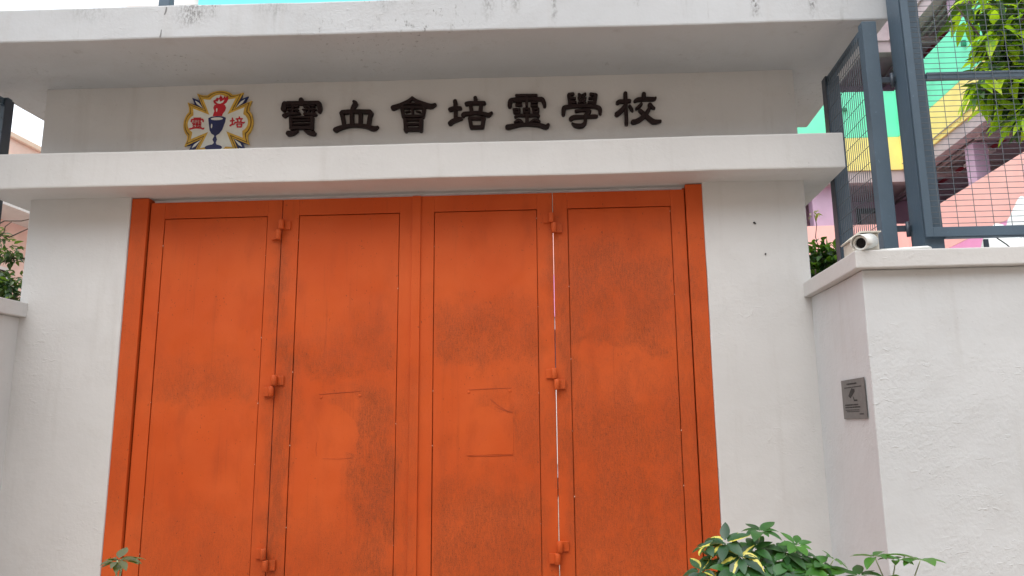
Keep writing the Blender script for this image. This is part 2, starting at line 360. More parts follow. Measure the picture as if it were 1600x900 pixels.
GLYPH_POS = [(-0.941, 4.063), (-0.497, 4.062), (-0.043, 4.059), (0.409, 4.059), (0.862, 4.058), (1.29, 4.059), (1.739, 4.059)]
GLYPHS = [
 [[(-8,144,18),(-7,123,21)],[(-115,116,16),(130,113,16)],[(-137,111,21),(-145,66,21)],[(132,110,19),(145,66,18),(141,40,15)],[(-114,87,7),(-32,88,7)],[(-113,60,7),(-31,60,7)],[(-74,107,8),(-70,29,8)],[(-137,13,17),(-103,26,13),(-17,29,9)],[(15,87,7),(99,87,7)],[(10,58,7),(112,58,7)],[(57,103,9),(60,21,9)],[(24,19,10),(109,16,14)],[(28,52,7),(28,22,8)],[(94,50,7),(97,20,8)],[(-43,46,6),(-26,32,6)],[(-85,-7,13),(-77,-100,13)],[(88,-12,13),(88,-104,13)],[(-85,-4,9),(88,-8,9)],[(-80,-32,7),(83,-34,7)],[(-79,-61,7),(84,-63,7)],[(-77,-93,14),(87,-95,14)],[(-27,-120,8),(-59,-137,16),(-96,-138,22)],[(29,-121,6),(63,-138,15),(103,-144,19)]],
 [[(-29,117,12),(-17,101,19),(-32,68,18),(-39,38,19)],[(-118,28,18),(-33,33,16),(102,27,17)],[(-124,20,17),(-112,-20,16),(-102,-80,14)],[(110,16,18),(101,-26,16),(93,-86,15)],[(-43,26,16),(-39,-82,15)],[(27,24,16),(28,-84,15)],[(-166,-118,21),(-130,-102,18),(-58,-87,14),(7,-86,15),(73,-95,16),(134,-116,20),(166,-103,9)]],
 [[(-16,139,11),(-50,109,15),(-111,79,17),(-167,59,21)],[(-16,139,11),(15,112,14),(65,87,18),(130,62,20),(167,77,11)],[(-58,88,8),(44,85,8)],[(-94,59,12),(81,56,12)],[(-98,51,15),(-84,-24,13)],[(81,46,15),(69,-27,13)],[(-12,53,10),(-11,-16,9)],[(-65,19,6),(-36,27,6)],[(17,24,6),(49,16,6)],[(-85,-16,11),(70,-18,11)],[(-70,-46,15),(-63,-139,15)],[(58,-50,15),(56,-139,15)],[(-72,-45,10),(62,-48,10)],[(-67,-84,10),(57,-85,10)],[(-66,-127,16),(55,-128,16)]],
 [[(-126,100,17),(-122,43,16),(-122,-52,15)],[(-165,31,17),(-132,41,16),(-85,40,15)],[(-164,-86,18),(-144,-69,18),(-103,-53,16),(-75,-49,11)],[(36,123,16),(38,91,16)],[(-35,75,16),(-3,80,15),(106,78,15)],[(-3,66,15),(6,10,15)],[(82,64,15),(75,8,15)],[(-62,-23,16),(-53,-10,18),(-10,-6,15),(47,-3,15),(104,-13,16),(140,-23,18),(165,-5,10)],[(-10,-50,15),(4,-124,15)],[(102,-53,16),(91,-122,15)],[(-10,-48,14),(102,-51,14)],[(4,-124,15),(91,-124,15)]],
 [[(-89,136,12),(69,133,12)],[(-144,46,16),(-138,89,18),(-110,101,16),(-13,102,15),(85,101,15),(116,97,17),(131,65,16),(133,41,13)],[(-8,129,13),(-9,49,11)],[(-92,80,7),(-50,81,7)],[(-93,53,8),(-50,54,8)],[(30,76,9),(75,76,9)],[(29,48,9),(74,46,9)],[(-113,19,9),(-66,20,9),(-68,-8,9),(-109,-10,9),(-113,19,9)],[(-33,21,9),(11,20,9),(10,-10,9),(-31,-10,9),(-33,21,9)],[(41,19,9),(85,18,9),(82,-12,9),(45,-12,9),(41,19,9)],[(-100,-46,10),(-79,-32,12),(-6,-35,11),(79,-35,12),(79,-51,9)],[(-7,-31,14),(-8,-99,14)],[(-104,-90,9),(-72,-73,13),(-43,-92,9)],[(17,-94,8),(54,-76,13),(90,-88,11)],[(-161,-128,21),(-121,-121,18),(-48,-110,14),(41,-112,15),(98,-120,17),(142,-136,19),(161,-117,12)]],
 [[(-99,125,15),(-91,46,15)],[(-97,133,12),(-65,136,12)],[(-89,99,9),(-52,99,9)],[(-91,67,10),(-47,67,10)],[(117,119,15),(103,42,15)],[(77,131,12),(115,125,12)],[(64,96,9),(105,95,9)],[(58,62,10),(101,59,10)],[(-18,131,10),(32,99,10)],[(32,133,10),(-20,101,10)],[(-18,93,9),(32,56,9)],[(32,91,9),(-20,58,9)],[(-147,-34,15),(-141,14,18),(-117,27,16),(-34,34,15),(48,32,16),(121,21,16),(145,2,17),(147,-32,14)],[(-45,-10,12),(6,-5,11),(62,-6,13),(54,-26,15),(30,-48,15),(26,-103,14),(6,-131,17),(-26,-136,19),(-58,-128,15),(-75,-115,9)],[(-87,-75,17),(-64,-62,18),(4,-59,15),(107,-58,15),(121,-54,9)]],
 [[(-96,130,16),(-98,19,16),(-96,-67,15),(-98,-129,15)],[(-162,51,15),(-139,62,16),(-66,64,15)],[(-104,24,14),(-134,-16,17),(-171,-46,19)],[(-65,19,12),(-50,-8,11),(-45,-21,8)],[(50,117,18),(49,85,18)],[(-23,62,12),(4,74,16),(73,77,16),(126,75,16),(143,85,9)],[(27,35,12),(10,16,13),(-15,-3,9)],[(95,26,19),(111,8,15),(129,-2,9)],[(14,-19,15),(44,-51,18),(75,-80,18),(118,-116,20),(171,-113,11)],[(86,-11,14),(64,-45,16),(26,-84,18),(-15,-108,18),(-44,-115,19)]],
]

# ------------------------------------------------------------------ ground
g = mk('ground', [(-400, -400, 0), (400, -400, 0), (400, 400, 0), (-400, 400, 0)], [(0, 1, 2, 3)], M['ground'])
g['kind'] = 'structure'

# ------------------------------------------------------------------ entrance portal (piers, ledge, sign wall, roof slab)
PX, XO = 2.2, 2.981
portal = thing('entrance_portal', 'white painted concrete entrance portal around the orange gate, with ledge and flat roof slab', 'gateway', (0, 0, 0))
for s in (-1, 1):
    a, b = sorted((s*PX, s*XO))
    slab('pier', (a, 0, 0), (b, .55, 3.43), M['wall'], portal, .012)
slab('ledge_slab', (-3.21, -.281, 3.406), (3.213, .80, 3.678), M['wall'], portal, .012, .11, .004)
slab('sign_wall', (-3.02, .10, 3.66), (2.997, .42, 4.385), M['wall'], portal, .008, .14, .003)
slab('roof_slab', (-3.475, -.663, 4.362), (3.47, 1.35, 4.6165), M['slabpaint'], portal, .012, .11, .005)
M['gap_light'] = simple('pale_gap_light', (.62, .61, .64), .6)
box('backlit_gap_strip', (-2.05, .058, 3.362), (2.05, .10, 3.391), M['gap_light'], portal, .003)  # pale strip painting the back-lit gap between leaf tops and soffit
# small anchor holes left in the right pier, paint cracks on the slab edge
for (x, z, r_) in ((2.578, 3.078, .007), (2.586, 3.072, .006), (2.648, 2.832, .006)):
    lathe('anchor_hole', [(0.0, .0), (r_*.8, .003), (r_, .004), (r_, -.004)], M['residue'] if False else M['rubber'], portal, (x, -.0035, z), Vector((0, -1, 0)), 8)
def ribbon(name, pts, mat, parent, y, th=.0012):
    V = []; F = []
    for (x, z, w) in pts: V += [(x-w, y, z), (x+w, y, z), (x-w, y-th, z), (x+w, y-th, z)]
    for i in range(len(pts)-1):
        a = 4*i; b = a+4
        F += [(a+2, b+2, b+3, a+3), (a, a+2, b+2, b), (a+1, b+1, b+3, a+3)]
    F += [(0, 1, 3, 2), (4*len(pts)-4, 4*len(pts)-2, 4*len(pts)-1, 4*len(pts)-3)]
    return mk(name, V, F, mat, parent)
M['crack'] = simple('grey_crack', (.20, .20, .20), .8)
ribbon('crack', [(-1.660, 4.603, .004), (-1.664, 4.57, .005), (-1.671, 4.545, .004)], M['crack'], portal, -.6655)
ribbon('crack', [(-1.684, 4.43, .002), (-1.687, 4.39, .004), (-1.690, 4.372, .005)], M['crack'], portal, -.6655)

# ------------------------------------------------------------------ boundary walls with coping
for s, side in ((1, 'right'), (-1, 'left')):
    w = thing('boundary_wall', 'white rendered boundary wall with coping %s of the gate, %s' % (side, 'carrying the small camera' if s > 0 else 'only its returning end in view'), 'wall', (s*3.2, -.8, 0))
    prism('wall_body', [(s*2.968, -1.05), (s*9.0, -1.05), (s*9.0, -.60), (s*3.43, -.60), (s*3.43, .30), (s*2.968, .30)][::s], 0, 2.491, 'z', M['bwall'] if s > 0 else M['wall'], w, .01, .13, .006)
    prism('coping', [(s*2.915, -1.105), (s*9.05, -1.105), (s*9.05, -.55), (s*3.48, -.55), (s*3.48, .34), (s*2.915, .34)][::s], 2.492, 2.602, 'z', M['wall'], w, .008, .13, .004)

# ------------------------------------------------------------------ gate posts
for s in (-1, 1):
    a, b = sorted((s*2.070, s*2.1985))
    box('gate_post', (a, .010, 0), (b, .10, 3.400), M['gatepost'], None, .004)
    gp_ = COL[len(COL)-1]
    a, b = sorted((s*2.02, s*2.0699)); box('door_stop', (a, .0745, 0), (b, .099, 3.39), M['gatepost'], gp_, .002)
    tag(gp_, 'narrow orange steel gate post against the %s white pier' % ('left' if s < 0 else 'right'), 'gate post', 'orange gate posts')

# ------------------------------------------------------------------ folding gate of four leaves
gate = thing('folding_gate', 'weathered orange steel folding gate of four panelled leaves', 'gate', (0, .05, 0))
H1, H2, ZT, ZB = -1.038, 1.045, 3.366, .06
leaves = [(-2.058, H1-.0035, -1.944, -1.153), (H1+.003, -.006, -.906, -.135), (-.002, H2-.003, .136, .920), (H2+.003, 2.062, 1.161, 1.950)]
YF = .03
def weld_dots(name, pts, parent):
    bm = bmesh.new()
    for (x, z, r_) in pts:
        bmesh.ops.create_icosphere(bm, subdivisions=1, radius=r_, matrix=Matrix.Translation((x, YF-.001, z)) @ Matrix.Diagonal((1, .5, 1.3, 1)))
    o = from_bm(name, bm, M['chip'], parent); o['kind'] = 'stuff'; return o
for i, (x0, x1, p0, p1) in enumerate(leaves):
    lf = box('gate_leaf', (x0, YF+.026, ZB), (x1, YF+.042, ZT), M['gate'], gate, .001)
    gp = .0035
    box('stile', (x0, YF, ZB), (p0-gp, YF+.025, ZT), M['gate'], lf, .002)
    box('stile', (p1+gp, YF, ZB), (x1, YF+.025, ZT), M['gate'], lf, .002)
    for za, zb in ((3.235+gp, ZT), (ZB, .18-gp)):
        box('rail', (p0-gp+.0003, YF+.0006, za), (p1+gp-.0003, YF+.025, zb), M['gate'], lf, .002)
    prism('panel', [(p0+gp*.5, .18+gp), (p1-gp*.5, .18+gp), (p1-gp*.5, 3.235-gp), (p0+gp*.5, 3.235-gp)], YF+.004, YF+.0255, 'y', M['gate'], lf, .0015, .2, 0.0018, 1)
    dots = []
    for xx in (p0, p1):
        z = .3+rng.random()*.2
        while z < 3.2:
            dots.append((xx+rng.uniform(-.003, .003), z, rng.uniform(.002, .0048))); z += rng.uniform(.35, 1.1)
    weld_dots('weld_dots', dots, lf)
    if i == 2: # cover strip over the meeting stiles
        box('cover_strip', (-.033, YF-.013, ZB), (.0325, YF-.0005, ZT), M['gate'], lf, .002)
# painted-over traces of removed notices
def patch(leaf, poly, y):
    prism('overpainted_patch', poly, y-.0004, y+.001, 'y', M['patch'], leaf, 0)
LF = [o for o in COL if o.name.split('.')[0] == 'gate_leaf']
yp = YF+.0035
patch(LF[1], [(-.69, 1.40), (-.41, 1.405), (-.42, 1.50), (-.40, 1.56), (-.43, 1.66), (-.50, 1.73), (-.56, 1.78), (-.69, 1.80), (-.70, 1.6)], yp)
patch(LF[2], [(.385, 1.40), (.725, 1.402), (.726, 1.69), (.62, 1.70), (.55, 1.75), (.46, 1.74), (.387, 1.69)], yp)
for lf, pts in ((LF[1], [(-.705, 1.865, .002), (-.60, 1.872, .003), (-.40, 1.882, .002)]), (LF[1], [(-.712, 1.52, .001), (-.714, 1.47, .002), (-.705, 1.42, .001)]),
                (LF[1], [(-.66, 1.402, .002), (-.55, 1.396, .002), (-.45, 1.402, .0015)]), (LF[2], [(.40, 1.872, .002), (.55, 1.876, .003), (.72, 1.878, .002)]),
                (LF[2], [(.60, 1.742, .0015), (.66, 1.716, .004), (.725, 1.700, .002)]), (LF[2], [(.56, 1.80, .002), (.62, 1.75, .003), (.70, 1.702, .002)]),
                (LF[2], [(.39, 1.395, .0015), (.56, 1.392, .003), (.724, 1.394, .002)])):
    V = []; F = []
    n_ = len(pts)
    for k in range(n_):
        a = pts[max(k-1, 0)]; b = pts[min(k+1, n_-1)]; dx, dz = b[0]-a[0], b[1]-a[1]; L = math.hypot(dx, dz); nx, nz = -dz/L, dx/L
        x, z, w = pts[k]; w *= .45
        for yy in (yp+.001, yp-.002): V += [(x-nx*w, yy, z-nz*w), (x+nx*w, yy, z+nz*w)]
    for k in range(n_-1):
        a = 4*k; b = a+4; F += [(a+2, a+3, b+3, b+2), (a, a+2, b+2, b), (a+1, b+1, b+3, a+3)]
    mk('glue_line', V, F, M['residue'], lf)
for lf, x, z in ((LF[1], -.69, 1.845), (LF[1], -.405, 1.85), (LF[2], .40, 1.855), (LF[2], .705, 1.857)):
    lathe('screw_head', [(0, .004), (.008, .0035), (.011, 0), (.011, -.003)], M['patch'], lf, (x, yp, z), Vector((0, -1, 0)), 10)
# hinges: upper knuckle fixed to one leaf, lower knuckle to the other
def hinge(x, z, upper):
    hg = tube('hinge', [(x, -.002, z-.080), (x, -.002, z+.080)], .008, M['gate'], gate, 8)
    for k, sgn in ((1, upper), (-1, -upper)):
        za, zb = (z+.002, z+.078) if k > 0 else (z-.078, z-.002)
        dx = .009*sgn
        tube('knuckle', [(x+dx, -.006, za), (x+dx, -.006, za+.004), (x+dx, -.006, zb-.004), (x+dx, -.006, zb)], [.018, .021, .021, .018], M['gate'], hg, 14)
        a, b = sorted((x+dx+sgn*.014, x+dx+sgn*.062))
        box('hinge_plate', (a, .012+.004*k, za+.004), (b, YF-.0005, zb-.004), M['gate'], hg, .003)
for x, lst in ((H1, ((3.119, 1), (1.934, 1), (.713, -1))), (H2, ((3.119, -1), (1.934, -1), (.713, 1)))):
    for z, u in lst: hinge(x, z, u)

# ------------------------------------------------------------------ sign characters (raised, dark brown)
def stroke_outline(st):
    n_ = len(st); Lf = []; Rt = []
    def d(i):
        a = Vector(st[max(i-1, 0)][:2]); b = Vector(st[min(i+1, n_-1)][:2]); return (b-a).normalized()
    for i in range(n_):
        t = d(i); nx = Vector((-t.y, t.x)); p = Vector(st[i][:2]); w = st[i][2]
        Lf.append(p+nx*w); Rt.append(p-nx*w)
    def cap(i, t):
        p = Vector(st[i][:2]); w = st[i][2]; a0 = math.atan2(-t.x, t.y) # from right side round to left
        out = []
        for k in range(1, 6):
            a = a0+math.pi*k/6; out.append(p+Vector((math.cos(a), math.sin(a)))*w)
        return out
    t1 = d(n_-1); t0 = d(0)
    e = cap(n_-1, Vector((t1.x, t1.y))) ; 
    # end cap runs right -> front -> left
    endc = []
    for k in range(1, 6):
        a = math.atan2(t1.y, t1.x)-math.pi/2+math.pi*k/6
        endc.append(Vector(st[-1][:2])+Vector((math.cos(a), math.sin(a)))*st[-1][2])
    begc = []
    for k in range(1, 6):
        a = math.atan2(t0.y, t0.x)+math.pi/2+math.pi*k/6
        begc.append(Vector(st[0][:2])+Vector((math.cos(a), math.sin(a)))*st[0][2])
    return Rt+endc+Lf[::-1]+begc
def smooth_stroke(st):
    if len(st) < 3: return st
    out = []
    for i in range(len(st)-1):
        p0, p1, p2, p3 = st[max(i-1, 0)], st[i], st[i+1], st[min(i+2, len(st)-1)]
        for k in range(3):
            t = k/3
            out.append(tuple(.5*(2*b+(c-a)*t+(2*a-5*b+4*c-d_)*t*t+(3*b-a-3*c+d_)*t**3) for a, b, c, d_ in zip(p0, p1, p2, p3)))
    out.append(st[-1]); return out
def glyph_mesh(bm, strokes, cx, cz, yb, yf, sc=.001, dy=.0006, wmul=1.0, closed_smooth=True):
    """each stroke is an extruded rounded ribbon; fronts sit at slightly different depths"""
    for i, st in enumerate(strokes):
        sharp = st[0][:2] == st[-1][:2]
        s2 = [(a, b, c*wmul) for a, b, c in (st if sharp else smooth_stroke(st))]
        segs = [[s2[k], s2[k+1]] for k in range(len(s2)-1)] if sharp else [s2]
        for q, sg in enumerate(segs):
            ol = stroke_outline(sg); y0 = yf-dy*((i*3+q) % 7)
            c = sum(ol, Vector((0, 0)))/len(ol)
            B, Fm, Ft = [], [], []
            w = min(p[2] for p in sg)
            for k, p in enumerate(ol):
                a = ol[k-1]; b = ol[(k+1) % len(ol)]; t = (b-a); t = t.normalized() if t.length > 1e-6 else Vector((1, 0))
                inn = Vector((-t.y, t.x))*min(2.2, w*.3)*(1 if sc >= .0009 else .0)
                P = lambda v, y: (cx+v.x*sc, y, cz+v.y*sc)
                B.append(bm.verts.new(P(p, yb))); Fm.append(bm.verts.new(P(p, y0+.003 if sc >= .0009 else y0))); Ft.append(bm.verts.new(P(p+inn, y0)))
            n_ = len(ol)
            for k in range(n_):
                j = (k+1) % n_
                bm.faces.new((B[k], B[j], Fm[j], Fm[k]))
                if sc >= .0009: bm.faces.new((Fm[k], Fm[j], Ft[j], Ft[k]))
            bm.faces.new(Ft if sc >= .0009 else Fm)
WORDS = ['first', 'second', 'third', 'fourth', 'fifth', 'sixth', 'seventh']
NEAR = ['right beside the crest', 'with three open slots over a long base stroke', 'with a peaked roof-like top', 'from the crest, with an open box at lower right',
        'with a long flat base stroke and curled sides', 'with a hooked tail and three combs on top', 'farthest from the crest, with a crossed right half']
for i, (st, (cx, cz)) in enumerate(zip(GLYPHS, GLYPH_POS)):
    bm = bmesh.new(); glyph_mesh(bm, st, cx, cz, .094, .064)
    o = from_bm('sign_character', bm, M['letter'])
    tag(o, '%s dark brown sign character %s' % (WORDS[i], NEAR[i]), 'sign character', 'raised sign characters')

# ------------------------------------------------------------------ crest
CX, CZ, CU = -1.605, 4.027, .000640
crest = thing('school_crest', 'gold-edged white cross crest with navy chalice and red flame on the sign wall', 'crest', (CX, .10, CZ-.28))
def cplate(name, poly, y0, y1, mat, parent=crest):
    bm = bmesh.new()
    A = [bm.verts.new((CX+x*CU, y1, CZ+z*CU)) for x, z in poly]; B = [bm.verts.new((CX+x*CU, y0, CZ+z*CU)) for x, z in poly]
    n_ = len(poly); bm.faces.new(A); bm.faces.new(B[::-1])
    for k in range(n_): bm.faces.new((A[k], A[(k+1) % n_], B[(k+1) % n_], B[k]))
    return from_bm(name, bm, mat, parent)
def cross(inset):
    nt = 195-inset*1.45; hx, hz = 290-inset*1.55, 402-inset*1.4; sx, sz = 205-inset*1.1, 378-inset*1.1
    top = 432-inset
    half = [(nt, nt), (hx, hz), (sx+8, sz-2), (sx*.78, sz-4)]
    arc = [(sx*.62, sz+ (top-sz)*.42), (sx*.40, sz+(top-sz)*.78), (sx*.2, sz+(top-sz)*.95), (0, top)]
    r_ = half+arc; full = r_+[(-x, z) for x, z in r_[::-1][1:]][:-1]+[]
    out = []
    for k in range(4):
        a = math.pi/2*k; c, s_ = round(math.cos(a)), round(math.sin(a))
        out += [(x*c-z*s_, x*s_+z*c) for x, z in full]
    return out
# diagonal ray leaves behind the cross
for k in range(4):
    for da, r1 in ((-8.5, 468), (8.5, 468), (0, 498)):
        a = R(45+90*k+da); t = Vector((math.cos(a), math.sin(a))); q = Vector((-t.y, t.x))
        leaf = lambda w, ra, rb: [tuple(t*ra), tuple(t*(ra*.34+rb*.66)+q*w), tuple(t*rb), tuple(t*(ra*.34+rb*.66)-q*w)]
        y = .086-.0008*(0 if da < 0 else 2 if da == 0 else 1)
        ray = cplate('ray', leaf(42, 190, r1), .098, y, M['navy'])
        cplate('ray_face', leaf(15, 290, r1-55), y, y-.0015, M['cwhite'], ray)
plate = cplate('gold_border', cross(0), .097, .078, M['gold'])
cplate('border_groove', cross(16), .078, .0765, M['golddark'], plate)
cplate('inner_border', cross(27), .0765, .074, M['gold'], plate)
wp = cplate('white_field', cross(58), .074, .072, M['cwhite'])
def ell(cx, cz, rx, rz, n_=20): return [(cx+rx*math.cos(2*math.pi*k/n_), cz+rz*math.sin(2*math.pi*k/n_)) for k in range(n_)]
def C(*pts): return [(x-508, 485-y) for x, y in pts]
ch = cplate('chalice', C((388, 420), (395, 470), (415, 580), (440, 625), (468, 642), (478, 655), (458, 700), (478, 745), (455, 770), (515, 770), (500, 745), (512, 700), (496, 655), (505, 642), (535, 625), (570, 575), (600, 470), (606, 420), (570, 403), (498, 396), (425, 403)), .072, .068, M['navy'])
cplate('chalice_foot', ell(475-508, 485-805, 106, 38), .072, .0675, M['navy'], ch)
cplate('chalice_mouth', ell(497-508, 485-431, 76, 19), .068, .0668, M['cwhite'], ch)
cplate('chalice_glint', ell(437-508, 485-525, 9, 30, 10), .068, .0668, M['cwhite'], ch)
fl = cplate('flame_bowl', C((455, 245), (442, 285), (458, 330), (448, 365), (442, 394), (558, 394), (562, 365), (592, 325), (600, 285), (582, 248), (520, 236)), .072, .0685, M['cred'])
cplate('bowl_glint', ell(487-508, 485-315, 8, 26, 10), .0685, .0673, M['cwhite'], fl)
cplate('flame', C((436, 190), (448, 225), (490, 250), (560, 248), (602, 218), (622, 172), (612, 128), (588, 158), (574, 128), (556, 165), (524, 118), (508, 160), (478, 150), (468, 172)), .072, .0678, M['cred'], fl)
cplate('flame_core', C((466, 198), (492, 205), (510, 172), (528, 208), (545, 198), (575, 182), (560, 218), (524, 234), (488, 226)), .0678, .0665, M['cwhite'], fl)
for gi, (cx, cz, nm) in ((4, (255-508, 485-485, 'left')), (3, (755-508, 485-480, 'right'))):
    bm = bmesh.new(); glyph_mesh(bm, GLYPHS[gi], CX+cx*CU, CZ+cz*CU, .0725, .0690, .00034, .0003, 1.05)
    from_bm('crest_character', bm, M['cred'], crest)

# ------------------------------------------------------------------ steel mesh fences above the walls
def copy_mesh(name, me, loc, parent):
    o = bpy.data.objects.new(name, me); COL.link(o); o.location = loc; o.parent = parent
    o.matrix_parent_inverse = PINV[parent.name]; return o
def wire_mesh(name, pts, rad=.0021, n=6):
    V, F = tube_data(pts, rad, n); me = bpy.data.meshes.new(name); me.from_pydata([tuple(v) for v in V], [], F); me.materials.append(M['wire']); return me
for s, side in ((1, 'right'), (-1, 'left')):
    # front panel
    fp = thing('mesh_fence', 'blue grey steel mesh fence panel with corner post standing on the %s wall' % side, 'fence', (s*3.5, -.9, 2.602))
    x0, x1, z0, z1 = 3.418, 6.2, 2.706, 5.35
    def bx(name, a, b, m='steel', par=fp, bev=.003):
        return box(name, (s*a[0], a[1], a[2]), (s*b[0], b[1], b[2]), M[m], par, bev)
    post = bx('post', (3.428, -.925, 2.602), (3.556, -.74, 5.35))
    bx('post_foot', (3.40, -.945, 2.6025), (3.585, -.72, 2.612), 'steel')
    bx('stile_bar', (3.426, -.965, z0), (3.474, -.953, z1))
    bx('bottom_bar', (3.4745, -.965, z0), (x1, -.953, z0+.062))
    bx('bottom_angle', (3.5565, -.9445, z0-.004), (x1, -.900, z0+.030))
    bx('middle_rail', (3.5565, -.944, 3.775), (x1, -.905, 3.822))
    nx = 24 if s > 0 else 6
    vw = wire_mesh('wire', [(0, 0, z0), (0, 0, z1)]); hw = wire_mesh('wire', [(0, 0, 0), (s*(x1-3.45), 0, 0)])
    k = 0; x = 3.53
    while x < (4.6 if s > 0 else 3.9):
        copy_mesh('wire', vw, (s*x, -.9515, 0), fp); x += .113
    z = z0+.05
    while z < (4.65 if s > 0 else 4.0):
        copy_mesh('wire', hw, (s*3.45, -.9485, z), fp); z += .0375
    # side panel running back beside the portal
    sp = thing('side_mesh_panel', 'narrow blue grey mesh panel between the %s fence post and the portal' % side, 'fence panel', (s*3.28, -.4, 2.602))
    q_ = 0 if s > 0 else .062
    def bs(name, a, b, m='steel', bev=.003):
        a = (a[0]+q_, *a[1:]); b = (b[0]+q_, *b[1:]); return box(name, (s*a[0], a[1], a[2]), (s*b[0], b[1], b[2]), M[m], sp, bev)
    bs('post', (3.232, -.775, 2.602), (3.330, -.70, 4.29))
    bs('post', (3.2415, .07, 2.602), (3.355, .12, 4.29))
    bs('edge_bar', (3.226, .03, 2.63), (3.236, .122, 4.27), 'steeldark')
    bs('top_rail', (3.241, -.699, 4.215), (3.281, .069, 4.268), 'steel')
    bs('bottom_rail', (3.241, -.699, 2.63), (3.281, .069, 2.675), 'steel')
    bs('stile', (3.2415, -.699, 2.676), (3.2805, -.66, 4.214), 'steel')
    vw = wire_mesh('wire', [(0, 0, 2.65), (0, 0, 4.24)], .0027); hw = wire_mesh('wire', [(0, -.69, 0), (0, .06, 0)])
    y = -.64
    while y < .03:
        copy_mesh('wire', vw, (s*(3.238+q_), y, 0), sp); y += .0375
    z = 2.74
    while z < 4.2:
        copy_mesh('wire', hw, (s*(3.2345+q_), 0, z), sp); z += .113
    # hinge lugs between the two posts
    for zz in (2.815, 3.86):
        lug = bs('hinge_lug', (3.3305, -.765, zz-.02), (3.4275-q_, -.745, zz+.02), 'steeldark')
        tube('pin', [(s*3.40, -.775, zz-.06), (s*3.40, -.775, zz+.04)], .013, M['steeldark'], lug)

# ------------------------------------------------------------------ camera on the coping
sc_ = thing('security_camera', 'small white bullet security camera with beige gabled box on the right wall corner', 'camera', (3.05, -.95, 2.602))
prism('enclosure', [(2.958, 2.603), (2.958, 2.695), (3.012, 2.738), (3.128, 2.738), (3.128, 2.603)], -.96, -.80, 'y', M['beige'], sc_, .004)
prism('enclosure_roof', [(2.948, 2.692), (3.009, 2.741), (3.138, 2.741), (3.138, 2.750), (3.006, 2.750), (2.941, 2.699)], -.985, -.79, 'y', M['beige'], sc_, .002)
lathe('bolt', [(0, .004), (.008, .003), (.009, 0)], M['rubber'], sc_, (2.972, -.961, 2.655), Vector((0, -1, 0)), 10)
L0, L1 = Vector((2.950, -1.115, 2.642)), Vector((3.092, -.945, 2.690))
ax = (L1-L0).normalized(); ln = (L1-L0).length
body = lathe('camera_body', [(0, ln), (.032, ln), (.038, ln*.96), (.040, ln*.8), (.0405, ln*.7), (.043, ln*.68), (.043, ln*.35), (.045, ln*.33), (.045, .006), (.0435, .001), (.038, .0), (.034, .003), (.031, .030)], M['white_plastic'], sc_, L0, ax, 32)
lathe('lens', [(.0315, .022), (.02, .0215), (.0, .020)], M['black'], body, L0, ax, 24)
# sun hood: an open upper half shell with its own thickness
V = []; F = []
sH = ax.cross(Vector((0, 0, 1))).normalized(); uH = sH.cross(ax).normalized(); nH = 14
for rr in (.0505, .053):
    for t in (-.02, ln*.78):
        for k in range(nH+1):
            a = math.pi*(-.12+1.24*k/nH); V.append(L0+ax*t+(sH*math.cos(a)+uH*math.sin(a))*rr)
m_ = nH+1
for k in range(nH):
    F += [(k, k+1, m_+k+1, m_+k), (2*m_+k, 3*m_+k, 3*m_+k+1, 2*m_+k+1), (k, 2*m_+k, 2*m_+k+1, k+1), (m_+k, m_+k+1, 3*m_+k+1, 3*m_+k)]
F += [(0, m_, 3*m_, 2*m_), (nH, 2*m_+nH, 3*m_+nH, m_+nH)]
mk('sun_hood', V, F, M['white_plastic'], body, True)
tube('bracket', [L1+Vector((0, 0, -.02)), L1+Vector((.01, .05, -.05)), L1+Vector((.01, .09, -.06))], .016, M['white_plastic'], sc_)
tube('conduit', [(3.120, -.92, 2.632), (3.20, -.95, 2.628), (3.33, -1.04, 2.617), (3.385, -1.05, 2.617), (3.41, -1.03, 2.616)], .013, M['white_plastic'], sc_)

# ------------------------------------------------------------------ notice plaque on the returning wall face
pq = thing('notice_plaque', 'small grey metal camera notice plaque on the narrow return face of the right wall', 'plaque', (2.965, -.74, 1.59))
XP = 2.957
def pm(name, y0, z0, y1, z1, mat=M['ink'], x=XP-.0035, th=.001, par=None):
    return box(name, (x, y0, z0), (x-th, y1, z1), mat, par or pq, 0)
box('plate', (2.9555, -.952, 1.592), (XP-.003+.005, -.532, 1.842), M['plaque'], pq, .0015)
XPF = 2.9553
def bar(y0, z0, y1, z1): box('print_line', (XPF, y0, z0), (XPF-.0008, y1, z1), M['ink'], pq, 0)
# (viewer sees +Y end on the left)
def words(yl, yr, z, h, n_, r0):
    r_ = random.Random(r0); y = yl
    while y > yr:
        w = r_.uniform(.012, .03); bar(max(y-w, yr), z, y, z+h); y -= w+.006
words(-.64, -.82, 1.808, .010, 5, 1); words(-.59, -.90, 1.788, .006, 5, 2)
words(-.58, -.82, 1.676, .009, 5, 3); words(-.58, -.85, 1.661, .009, 5, 4); words(-.58, -.83, 1.646, .005, 5, 5); words(-.60, -.83, 1.636, .005, 5, 6); words(-.83, -.90, 1.618, .008, 2, 7)
prism('camera_symbol', [(-.69, 1.722), (-.655, 1.738), (-.72, 1.785), (-.775, 1.778), (-.775, 1.762)], XPF-.0008, XPF, 'x', M['ink'], pq)
prism('camera_symbol', [(-.735, 1.735), (-.75, 1.728), (-.76, 1.712), (-.81, 1.712), (-.81, 1.702), (-.75, 1.702)], XPF-.0008, XPF, 'x', M['ink'], pq)

